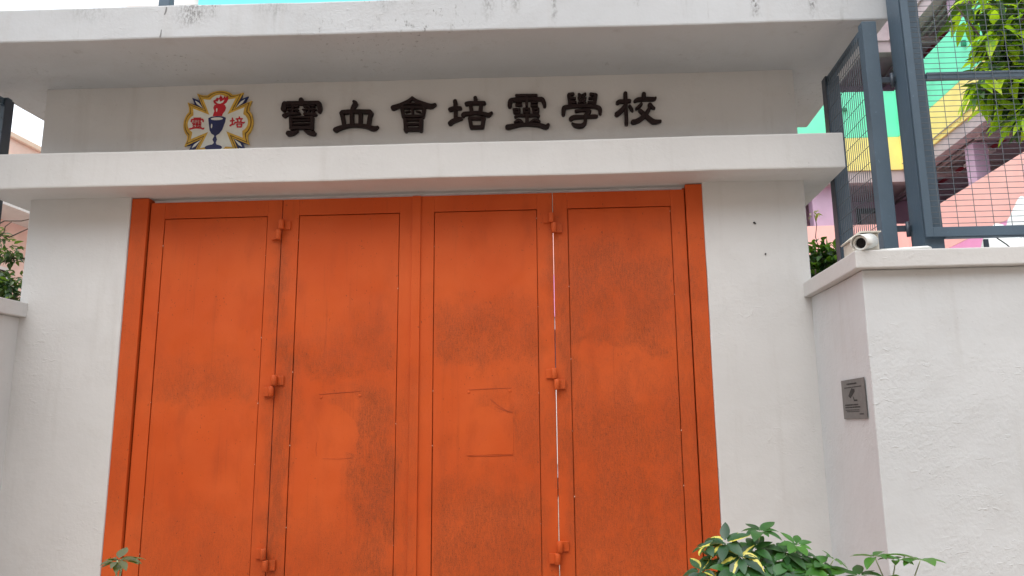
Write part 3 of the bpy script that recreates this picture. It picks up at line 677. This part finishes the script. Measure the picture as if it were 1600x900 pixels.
# ------------------------------------------------------------------ school building behind (two wings meeting in a corner)
YA, XB = 12.0, 9.05
sch = thing('school_block', 'school block in mint, yellow and pink bands with open corridors behind the right fence', 'building', (5, 14, 0))
LV = [6.09-3.35, 6.09, 9.44, 12.79]           # parapet tops of each storey
UP = [M['offwhite'], M['pink'], M['mint'], M['cyan']]; LO = [M['offwhite'], M['magenta'], M['yellow'], M['cyan']]
XL = -8.2
for i, zt in enumerate(LV):
    zm = zt-(1.18 if i != 1 else 1.02); zb = zt-2.01
    for nm, z0, z1, m, d in (('parapet_band', zm, zt, UP[i], 0.0), ('lower_band', zb, zm-.001, LO[i], .004)):
        if z1 < .1: continue
        z0 = max(z0, .0)
        if i == 3:
            box(nm, (XL, YA+d, z0), (2.999, YA+.22, z1), m, sch, .006); m = M['mauvegrey']
        box(nm, (XL if i < 3 else 3.0, YA+d, z0), (XB+d, YA+.22, z1), m, sch, .006)            # wing facing the street
        box(nm, (XB+d, -.0+3.0, z0), (XB+.22, YA+.2199+.0, z1), m, sch, .006)   # wing running towards the street
    if zb-.3 > 0:
        box('edge_beam', (XL, YA+.05, zb-.29), (XB+.049, YA+.30, zb-.001), M['mauvegrey'], sch, .006)
        box('edge_beam', (XB+.05, 3.0, zb-.29), (XB+.30, YA+.30, zb-.0012), M['mauvegrey'], sch, .006)
        box('corridor_ceiling', (XL, YA+.301, zb-.10), (XB+2.4, YA+2.6, zb+.02), M['mauvegrey'], sch, 0)
        box('corridor_ceiling', (XB+.301, 3.0, zb-.10), (XB+2.6, YA+.300, zb+.019), M['mauvegrey'], sch, 0)
        # pipes and cross beams under the corridor ceiling
        for dx, rr in ((.55, .05), (.72, .035)):
            tube('pipe', [(XB+dx, 3.0, zb-.20), (XB+dx, YA+2.3, zb-.20)], rr, M['pipe'], sch, 8)
        y = 4.2
        while y < YA:
            box('cross_beam', (XB+.302, y, zb-.34), (XB+2.4, y+.22, zb-.101), M['mauvegrey'], sch, .006); y += 2.4
        x = XB-1.6
        while x > XL:
            box('cross_beam', (x, YA+.302, zb-.34), (x+.22, YA+2.4, zb-.101), M['mauvegrey'], sch, .006); x -= 2.4
        tube('pipe', [(XB+1.0, 4.0, zb-.28), (XB+1.0, YA+1.5, zb-.28)], .045, M['darkred'], sch, 8)
    if i < 3:   # corridor storey above this parapet: inner walls, doors, columns
        fz = zt-1.05; ce = LV[i+1]-2.01-.10 if i+1 < len(LV) else zt+2
        box('corridor_wall', (XL, YA+2.4, fz), (XB+2.399, YA+2.55, ce), M['purple'], sch, 0)
        box('corridor_wall', (XB+2.4, 3.0, fz), (XB+2.55, YA+2.399, ce), M['purple'], sch, 0)
        box('corridor_floor', (XL, YA+.221, fz-.15), (XB+2.4, YA+2.55, fz-.001), M['mauvegrey'], sch, 0)
        box('corridor_floor', (XB+.221, 3.0, fz-.15), (XB+2.55, YA+.2205, fz-.0015), M['mauvegrey'], sch, 0)
        for y in (4.6, 7.6, 10.6):
            dr = box('classroom_door', (XB+2.36, y, fz), (XB+2.399, y+.95, fz+2.1), M['darkdoor'], sch, .004)
            box('door_panel', (XB+2.350, y+.1, fz+.15), (XB+2.359, y+.85, fz+1.95), M['mauvegrey'], dr, .003)
        for x in (XB-.3, 4.9, 1.2, -2.6, -6.3):
            dr = box('classroom_door', (x, YA+2.36, fz), (x+.95, YA+2.399, fz+2.1), M['darkdoor'], sch, .004)
            box('door_panel', (x+.1, YA+2.350, fz+.15), (x+.85, YA+2.359, fz+1.95), M['mauvegrey'], dr, .003)
        for x in (6.93, 2.5, -1.5, -5.5):
            box('column_wall', (x, YA+.30, fz), (x+.52, YA+.62, ce-.002), M['purple'], sch, .006)
        for y in (5.2, 9.3):
            box('column', (XB+.302, y, fz), (XB+.60, y+.35, ce-.25), M['purple'], sch, .006)
# thin handrails above the parapets, junction boxes and conduits on the bands
for i, zt in enumerate(LV[:3]):
    if i == 0: continue
    tube('rainwater_pipe', [(6.2, YA-.05, zt-2.0), (6.2, YA-.05, zt-.02)], .045, UP[i], sch, 10)
    tube('conduit', [(XB-.02, 4.0, zt-1.9), (XB-.02, YA-.1, zt-1.9)], .015, M['pipe'], sch, 6)
    for y in (5.5, 8.0, 10.8):
        box('junction_box', (XB-.05, y, zt-1.96), (XB-.001, y+.12, zt-1.84), M['pipe'], sch, .004)
    for y in (5.0, 7.4, 9.8):
        sg = box('ceiling_light', (XB+.9, y, zt+.97), (XB+1.05, y+1.1, zt+1.05), M['offwhite'], sch, .01)
# small green lamp brackets on the mint band
for (x, y) in ((XB-.05, 8.55), (XB-.05, 10.0)):
    b = box('wall_lamp', (x-.03, y-.04, 8.82), (x+.049, y+.04, 8.94), M['green'], sch, .01)
b = box('wall_lamp', (7.75, YA-.08, 8.94), (7.85, YA-.001, 9.01), M['green'], sch, .01)
box('roof_slab', (XL-.3, YA-.3, 12.791), (XB+2.8, YA+9, 13.05), M['offwhite'], sch, .01)
box('roof_slab', (XB-.3, 2.8, 12.7915), (XB+8, YA-.301, 13.05), M['offwhite'], sch, .01)
box('rear_wall', (XL, YA+2.56, 0), (XB+8, YA+8.8, 12.789), M['offwhite'], sch, 0)
box('rear_wall', (XB+2.56, 3.0, 0), (XB+8, YA+2.558, 12.7885), M['offwhite'], sch, 0)
# stair tower at the left end
tw = thing('stair_tower', 'pale grey stair tower top just above the roof slab, left of the blue steel post', 'tower', (-9.3, 14, 0))
box('tower_wall', (-10.0, 12.6, 0), (-8.25, 16, 14.6), M['offwhite'], tw, .01)
box('tower_band', (-10.25, 12.35, 12.46), (-8.24, 12.599, 15.0), M['offwhite'], tw, .01)
box('tower_window', (-9.5, 12.57, 9.0), (-8.9, 12.599, 10.4), M['darkdoor'], tw, .004)
# left building receding beside the yard
lb = thing('pale_pink_block', 'pale pink block with white balcony rail seen past the left pier', 'building', (-9.5, 10, 0))
box('wall', (-15, 5.2, 0), (-9.0, 16, 6.96), M['palepink'], lb, .01)
box('roof_edge', (-15.1, 5.1, 6.961), (-8.93, 16.1, 7.05), M['palecream'], lb, .01)
box('balcony_floor', (-8.999, 6.2, 5.44), (-8.3, 11.5, 5.56), M['offwhite'], lb, .006)
for y in [6.25+.35*k for k in range(15)]:
    box('baluster', (-8.36, y, 5.561), (-8.31, y+.05, 6.0), M['offwhite'], lb, .003)
box('handrail', (-8.38, 6.2, 6.001), (-8.29, 11.5, 6.06), M['darkred'], lb, .004)
for y in (6.6, 8.4, 10.2):
    wn = box('window', (-8.999, y, 3.3), (-8.96, y+1.1, 4.6), M['offwhite'], lb, .004)
    box('pane', (-8.959, y+.06, 3.36), (-8.955, y+1.04, 4.54), M['black'], wn, 0)
# steel post standing behind the roof slab
rp = thing('roof_post', 'blue grey steel post rising above the roof slab near the left', 'post', (-2.6, 1.0, 4.617))
box('post_shaft', (-2.705, 1.0, 4.617), (-2.605, 1.09, 6.2), M['steel'], rp, .004)
box('post_base', (-2.76, .94, 4.6172), (-2.55, 1.15, 4.63), M['steel'], rp, .003)

# unseen block added behind the viewer to shade the gate and warm the bounce
ob = thing('unseen_shade_block', 'unseen tan block added behind the viewer to shade the gate', 'building', (0, -18, 0))
box('wall', (-26, -24, 0), (28, -13, 10.5), M['tan'], ob, .02)
box('parapet', (-26.2, -24.2, 10.501), (28.2, -12.8, 11.2), M['tan'], ob, .02)
for zz in (1.0, 4.2, 7.4):
    for k in range(14):
        wn = box('window', (-24+3.7*k, -12.999, zz), (-22.2+3.7*k, -12.93, zz+1.6), M['offwhite'], ob, 0)
        box('pane', (-23.9+3.7*k, -12.929, zz+.1), (-22.3+3.7*k, -12.92, zz+1.5), M['black'], wn, 0)

# ------------------------------------------------------------------ vegetation
def blade(V, F, MI, UV, base, d, nrm, L, W, droop=.25, fold=.18, nseg=5, shape=.45, mi=0):
    """one leaf blade: 2 quads wide, nseg long, pointed, drooping"""
    d = d.normalized(); side = d.cross(nrm)
    if side.length < 1e-4: side = d.orthogonal()
    side.normalize(); nn = side.cross(d).normalized(); b0 = len(V); p = Vector(base); dirv = d.copy()
    for i in range(nseg+1):
        t = i/nseg
        w = W*.5*(math.sin(math.pi*min(1, t**shape if t > 0 else 0))**.8 if 0 < t < 1 else .04)
        V += [p-side*w+nn*w*fold*2, p.copy(), p+side*w+nn*w*fold*2]; UV += [(0, t), (.5, t), (1, t)]
        dirv = (dirv-Vector((0, 0, droop/nseg))).normalized(); p = p+dirv*(L/nseg); nn = (side.cross(dirv)).normalized()
    for i in range(nseg):
        a = b0+3*i
        F += [(a, a+1, a+4, a+3), (a+1, a+2, a+5, a+4)]; MI += [mi, mi]
def foliage(name, V, F, MI, UV, mats, parent):
    o = mk(name, V, F, None, parent, True, mats, MI)
    uvl = o.data.uv_layers.new(name='UVMap'); li = [0]*len(o.data.loops); o.data.loops.foreach_get('vertex_index', li)
    flat = []
    for v in li: flat += UV[v]
    uvl.data.foreach_set('uv', flat); return o
def rv(r_): return Vector((r_.gauss(0, 1), r_.gauss(0, 1), r_.gauss(0, 1))).normalized()

def crown(r_, centers, nl, L, W, droop, V, F, MI, UV, dark=.35, hang=.35):
    for _ in range(nl):
        c, rad = r_.choice(centers); q = rv(r_)*(r_.random()**.45); p = Vector(c)+Vector((q.x*rad[0], q.y*rad[1], q.z*rad[2]))
        outw = Vector((q.x, q.y, q.z*.4)); d = (outw+rv(r_)*.7+Vector((0, 0, -hang))).normalized(); k = r_.uniform(.7, 1.25)
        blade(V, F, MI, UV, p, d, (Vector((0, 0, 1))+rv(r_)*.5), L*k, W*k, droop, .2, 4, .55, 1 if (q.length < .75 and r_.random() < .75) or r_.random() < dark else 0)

def twig(V, F, r_, a, b, r0, r1, sag=.1, n_=6):
    a, b = Vector(a), Vector(b); pts = []; rr = []
    for i in range(n_+1):
        t = i/n_; pts.append(a.lerp(b, t)+Vector((r_.uniform(-1, 1), r_.uniform(-1, 1), r_.uniform(-1, 1)))*(b-a).length*.035*(0 < t < 1)+Vector((0, 0, -sag*math.sin(math.pi*t)))); rr.append(r0+(r1-r0)*t)
    tube_data(pts, rr, 7, V, F)

# right tree behind the mesh fence
r_ = random.Random(11)
t = thing('leafy_tree', 'leafy tree with long bright green leaves hanging behind the right mesh fence', 'tree', (6.5, 2.4, 0))
V, F = [], []
twig(V, F, r_, (6.55, 2.5, 0), (6.45, 2.4, 2.6), .13, .10, 0); twig(V, F, r_, (6.45, 2.4, 2.6), (6.25, 2.3, 4.6), .10, .06, 0); twig(V, F, r_, (6.25, 2.3, 4.6), (6.3, 2.2, 7.0), .06, .03, 0)
for b in ((5.35, 1.9, 5.9), (5.5, 2.2, 5.2), (5.45, 1.8, 4.9), (6.9, 2.0, 5.6), (5.9, 1.7, 6.4), (6.2, 2.0, 4.7), (7.1, 2.6, 6.3)):
    twig(V, F, r_, (6.27+r_.uniform(-.05, .05), 2.3, r_.uniform(4.5, 5.6)), b, .03, .008, -.08)
mk('trunk', V, F, M['bark'], t, True)
V, F, MI, UV = [], [], [], []
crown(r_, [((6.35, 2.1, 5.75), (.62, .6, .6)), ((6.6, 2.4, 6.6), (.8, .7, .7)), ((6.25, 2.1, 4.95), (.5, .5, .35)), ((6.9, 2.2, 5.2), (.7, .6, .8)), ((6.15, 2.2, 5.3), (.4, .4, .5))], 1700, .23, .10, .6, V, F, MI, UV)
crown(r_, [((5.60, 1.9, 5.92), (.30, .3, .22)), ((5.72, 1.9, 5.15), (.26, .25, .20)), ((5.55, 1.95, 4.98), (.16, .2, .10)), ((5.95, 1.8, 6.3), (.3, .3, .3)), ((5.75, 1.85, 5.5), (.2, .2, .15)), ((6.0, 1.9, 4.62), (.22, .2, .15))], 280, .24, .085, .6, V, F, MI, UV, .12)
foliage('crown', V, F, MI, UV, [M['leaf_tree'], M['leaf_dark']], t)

# shrub behind the right wall return
r_ = random.Random(5)
t = thing('green_shrub', 'glossy green shrub behind the low wall between the right pier and mesh panel', 'shrub', (3.55, 1.3, 0))
V, F = [], []
for k in range(6): twig(V, F, r_, (3.6+r_.uniform(-.1, .1), 1.35, 0), (3.55+r_.uniform(-.3, .3), 1.3+r_.uniform(-.3, .3), 2.9), .02, .008, 0)
twig(V, F, r_, (3.46, 1.2, 2.8), (3.42, 1.2, 3.46), .006, .003, 0)
mk('trunk', V, F, M['bark'], t, True)
V, F, MI, UV = [], [], [], []
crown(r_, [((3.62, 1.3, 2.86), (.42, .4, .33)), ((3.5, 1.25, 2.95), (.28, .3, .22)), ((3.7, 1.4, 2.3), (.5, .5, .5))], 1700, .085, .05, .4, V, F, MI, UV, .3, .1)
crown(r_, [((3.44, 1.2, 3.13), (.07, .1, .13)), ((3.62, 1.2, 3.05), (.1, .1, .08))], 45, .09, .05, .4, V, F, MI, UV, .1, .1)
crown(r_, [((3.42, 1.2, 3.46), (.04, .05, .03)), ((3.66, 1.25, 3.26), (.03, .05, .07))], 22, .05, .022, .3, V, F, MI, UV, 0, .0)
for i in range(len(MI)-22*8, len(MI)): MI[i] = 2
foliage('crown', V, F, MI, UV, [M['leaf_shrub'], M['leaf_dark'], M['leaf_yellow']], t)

# left tree seen beside the left pier
r_ = random.Random(3)
t = thing('branchy_tree', 'dark branched tree with small olive leaves beside the left pier', 'tree', (-5.6, 2.2, 0))
V, F = [], []
twig(V, F, r_, (-5.7, 2.3, 0), (-5.5, 2.2, 2.7), .10, .07, 0); twig(V, F, r_, (-5.5, 2.2, 2.7), (-5.3, 2.2, 4.4), .06, .02, 0)
for a, b, ra in (((-5.5, 2.2, 3.25), (-4.2, 2.0, 3.44), .026), ((-5.4, 2.2, 3.6), (-4.3, 2.0, 3.72), .014), ((-5.4, 2.2, 3.7), (-4.3, 2.1, 3.9), .010), ((-5.4, 2.2, 3.3), (-4.7, 2.0, 3.62), .014), ((-5.5, 2.2, 2.9), (-4.5, 2.0, 3.0), .02), ((-4.9, 2.0, 3.40), (-4.6, 1.95, 3.80), .008)):
    twig(V, F, r_, a, b, ra, .004, -.03)
mk('trunk', V, F, M['bark'], t, True)
V, F, MI, UV = [], [], [], []
crown(r_, [((-4.7, 2.1, 2.95), (.5, .4, .36)), ((-5.4, 2.2, 3.0), (.5, .5, .5))], 1500, .075, .034, .4, V, F, MI, UV, .4, .2)
crown(r_, [((-4.72, 2.0, 3.52), (.2, .15, .12)), ((-4.6, 2.0, 3.45), (.12, .1, .08)), ((-4.8, 2.0, 3.66), (.1, .1, .1)), ((-5.1, 2.1, 3.6), (.3, .2, .3))], 260, .075, .034, .4, V, F, MI, UV, .25, .2)
crown(r_, [((-4.70, 1.95, 3.10), (.24, .15, .19))], 420, .085, .04, .4, V, F, MI, UV, .6, .2)
foliage('crown', V, F, MI, UV, [M['leaf_left'], M['leaf_dark']], t)

# umbrella plants in pots before the wall
def rosette(V, F, MI, UV, sv, sf, r_, c, rad, n_, mi, root, tilt=None, droop=.35):
    """palmate leaf: n_ leaflets spreading from the end of a stalk"""
    c = Vector(c); axis = (Vector((0, 0, 1))+(tilt or rv(r_)*.35)).normalized(); s0 = axis.orthogonal().normalized(); w0 = axis.cross(s0); a0 = r_.random()*6.28
    for k in range(n_):
        a = a0+2*math.pi*k/n_+r_.uniform(-.12, .12); d = (s0*math.cos(a)+w0*math.sin(a)+axis*r_.uniform(.0, .35)).normalized(); L = rad*r_.uniform(.62, 1.15)
        p = c+d*.012
        blade(V, F, MI, UV, p, d, axis, L, L*r_.uniform(.42, .54), droop*r_.uniform(.2, 2.2), .12, 6, .8, mi)
    root = Vector(root); mid = c.lerp(root, .5)+Vector((0, 0, -.01))
    tube_data([c, mid, root], [.0022, .0028, .0034], 6, sv, sf)
def umbrella_plant(label, base, stems, rosettes, extra, seed, mats, rad=.10):
    r_ = random.Random(seed); bx_, by_ = base
    t = thing('umbrella_plant', label, 'plant', (bx_, by_, 0), 'umbrella plants by the gate')
    lathe('pot', [(0, .02), (.13, .02), (.14, 0), (.145, .02), (.19, .34), (.205, .34), (.205, .38), (.185, .38), (.18, .33), (.0, .33)], M['pot'], t, (bx_, by_, 0))
    lathe('soil', [(.181, .335), (.09, .345), (0, .35)], M['soil'], t, (bx_, by_, 0))
    V, F, MI, UV, sv, sf = [], [], [], [], [], []
    for s_ in stems: twig(sv, sf, r_, (bx_+r_.uniform(-.05, .05), by_+r_.uniform(-.05, .05), .33), s_, .010, .005, 0)
    allr = list(rosettes)
    for _ in range(extra):
        s_ = Vector(r_.choice(stems)); k = r_.uniform(.45, .93); p = Vector((bx_, by_, .33)).lerp(s_, k); a = r_.random()*6.28
        allr.append(((p.x+math.cos(a)*r_.uniform(.08, .17), p.y+math.sin(a)*r_.uniform(.06, .16), p.z+r_.uniform(-.02, .03)), rad*.95, 7, r_.choice(range(len(mats))), None))
    for c, rd, n_, mi, tl in allr:
        c = Vector(c); best = None
        for s_ in stems:
            s_ = Vector(s_); b0 = Vector((bx_, by_, .33))
            k = max(.2, min(1.0, (c.z-.08-b0.z)/(s_.z-b0.z))); q = b0.lerp(s_, k)
            if best is None or (q-c).length < (best-c).length: best = q
        rosette(V, F, MI, UV, sv, sf, r_, c, rd, n_, mi, best, Vector(tl) if tl else None)
    mk('stem', sv, sf, M['stem'], t, True)
    foliage('foliage', V, F, MI, UV, mats, t)
umbrella_plant('bushy variegated umbrella plant in front of the right gate post', (1.97, -2.2),
    [(1.85, -2.2, 1.02), (1.98, -2.18, 1.07), (2.13, -2.18, 1.00), (1.76, -2.22, .88), (2.2, -2.2, .88)],
    [((1.835, -2.22, 1.085), .095, 8, 0, (-.3, -.5, 0)), ((1.885, -2.27, 1.035), .105, 8, 0, (-.1, -.7, 0)), ((1.725, -2.24, .975), .09, 7, 0, (-.3, -.5, 0)), ((2.0, -2.16, 1.118), .10, 9, 1, (.1, -.2, 0)),
     ((1.955, -2.2, 1.05), .10, 8, 1, (0, -.5, 0)), ((2.145, -2.2, 1.065), .085, 7, 2, (.2, -.5, 0)), ((2.06, -2.22, 1.01), .10, 8, 1, (.1, -.6, 0)), ((2.19, -2.22, .98), .095, 8, 2, (.2, -.5, 0)),
     ((2.25, -2.2, .985), .085, 7, 1, (.5, -.3, 0)), ((1.85, -2.3, .985), .10, 8, 1, (0, -.7, 0)), ((2.01, -2.3, .955), .11, 8, 1, (0, -.7, 0)), ((2.11, -2.28, .955), .10, 8, 2, (.1, -.6, 0)), ((1.79, -2.2, 1.02), .085, 7, 1, (-.3, -.4, 0)), ((1.93, -2.15, 1.0), .1, 8, 1, (0, -.3, 0)), ((2.08, -2.12, 1.04), .09, 8, 1, (0, -.3, 0)), ((2.10, -2.2, 1.03), .09, 8, 1, (.2, -.4, 0)), ((2.17, -2.15, 1.01), .1, 8, 1, (.3, -.4, 0)), ((2.24, -2.25, .95), .1, 8, 2, (.3, -.5, 0)), ((1.78, -2.28, .93), .1, 8, 0, (-.2, -.6, 0)), ((1.90, -2.32, .93), .1, 8, 0, (-.1, -.7, 0)), ((2.30, -2.2, 1.0), .07, 6, 2, (.6, -.2, 0)), ((1.76, -2.2, 1.07), .07, 7, 0, (-.5, -.2, 0)), ((2.05, -2.32, .92), .1, 8, 1, (0, -.7, 0))],
    18, 21, [M['leaf_var'], M['leaf_umb'], M['leaf_bright']])
umbrella_plant('sparse green umbrella plant with thin bare stalks before the right wall', (2.56, -2.2),
    [(2.53, -2.2, .88), (2.60, -2.2, .86), (2.47, -2.22, .84)],
    [((2.478, -2.2, 1.008), .105, 8, 0, (-.1, .1, 0)), ((2.567, -2.2, .992), .075, 7, 0, (0, .1, 0)), ((2.672, -2.2, .990), .115, 7, 0, (0, .1, 0)), ((2.40, -2.22, .935), .085, 7, 1, (-.2, 0, 0)), ((2.50, -2.25, .93), .06, 6, 0, None)],
    5, 8, [M['leaf_bright'], M['leaf_umb']])
umbrella_plant('small olive umbrella plant at the lower left before the gate', (-.12, -3.3),
    [(-.15, -3.3, 1.17), (-.06, -3.28, 1.12)],
    [((-.15, -3.3, 1.238), .058, 8, 0, (.05, -.12, 0)), ((-.145, -3.28, 1.230), .052, 7, 0, (-.05, -.10, 0)), ((-.185, -3.32, 1.165), .05, 6, 1, None), ((-.03, -3.3, 1.168), .05, 6, 1, None)],
    6, 4, [M['leaf_olive'], M['leaf_bright']], .07)

# ------------------------------------------------------------------ white tarpaulin bundles behind the right fence
def bundle(name, label, c, rad, seed):
    bm = bmesh.new(); bmesh.ops.create_icosphere(bm, subdivisions=4, radius=1.0)
    for v in bm.verts:
        p = v.co.copy(); k = 1+.16*noise.noise(p*1.6+Vector((seed, 0, 0)))+.10*noise.ridged_multi_fractal(p*2.2+Vector((0, seed, 0)), 1, 2, 3, .8, 1.5)*.4
        p *= k; q = max(0, -p.z); p.x *= 1+.12*q; p.y *= 1+.12*q
        v.co = Vector((c[0]+p.x*rad[0], c[1]+p.y*rad[1], c[2]+p.z*rad[2]))
    o = from_bm(name, bm, M['tarp'], None, True); return tag(o, label, 'tarpaulin', 'white tarpaulin bundles')
bundle('tarpaulin_bundle', 'tall white tarpaulin bundle at the right edge behind the mesh', (5.06, .7, 2.75), (.21, .2, .62), 1.0)
bundle('tarpaulin_bundle', 'low white tarpaulin bundle showing under the mesh panel', (4.78, .6, 2.5), (.24, .22, .62), 4.0)
sp_ = thing('wall_spike', 'short dark steel stake on the right wall under the mesh panel', 'stake', (3.91, -.75, 2.602))
box('shaft', (3.895, -.76, 2.602), (3.925, -.745, 2.73), M['steeldark'], sp_, .002)
box('foot_plate', (3.875, -.78, 2.6022), (3.945, -.725, 2.608), M['steeldark'], sp_, .001)
o = tube('loose_cable', [(3.96, -.72, 2.80), (4.0, -.73, 2.74), (4.06, -.72, 2.70), (4.10, -.73, 2.65), (4.18, -.72, 2.625), (4.4, -.72, 2.609)], .0045, M['rubber'], None, 6)
tag(o, 'thin black cable drooping under the right mesh panel', 'cable')
bpy.context.view_layer.update()
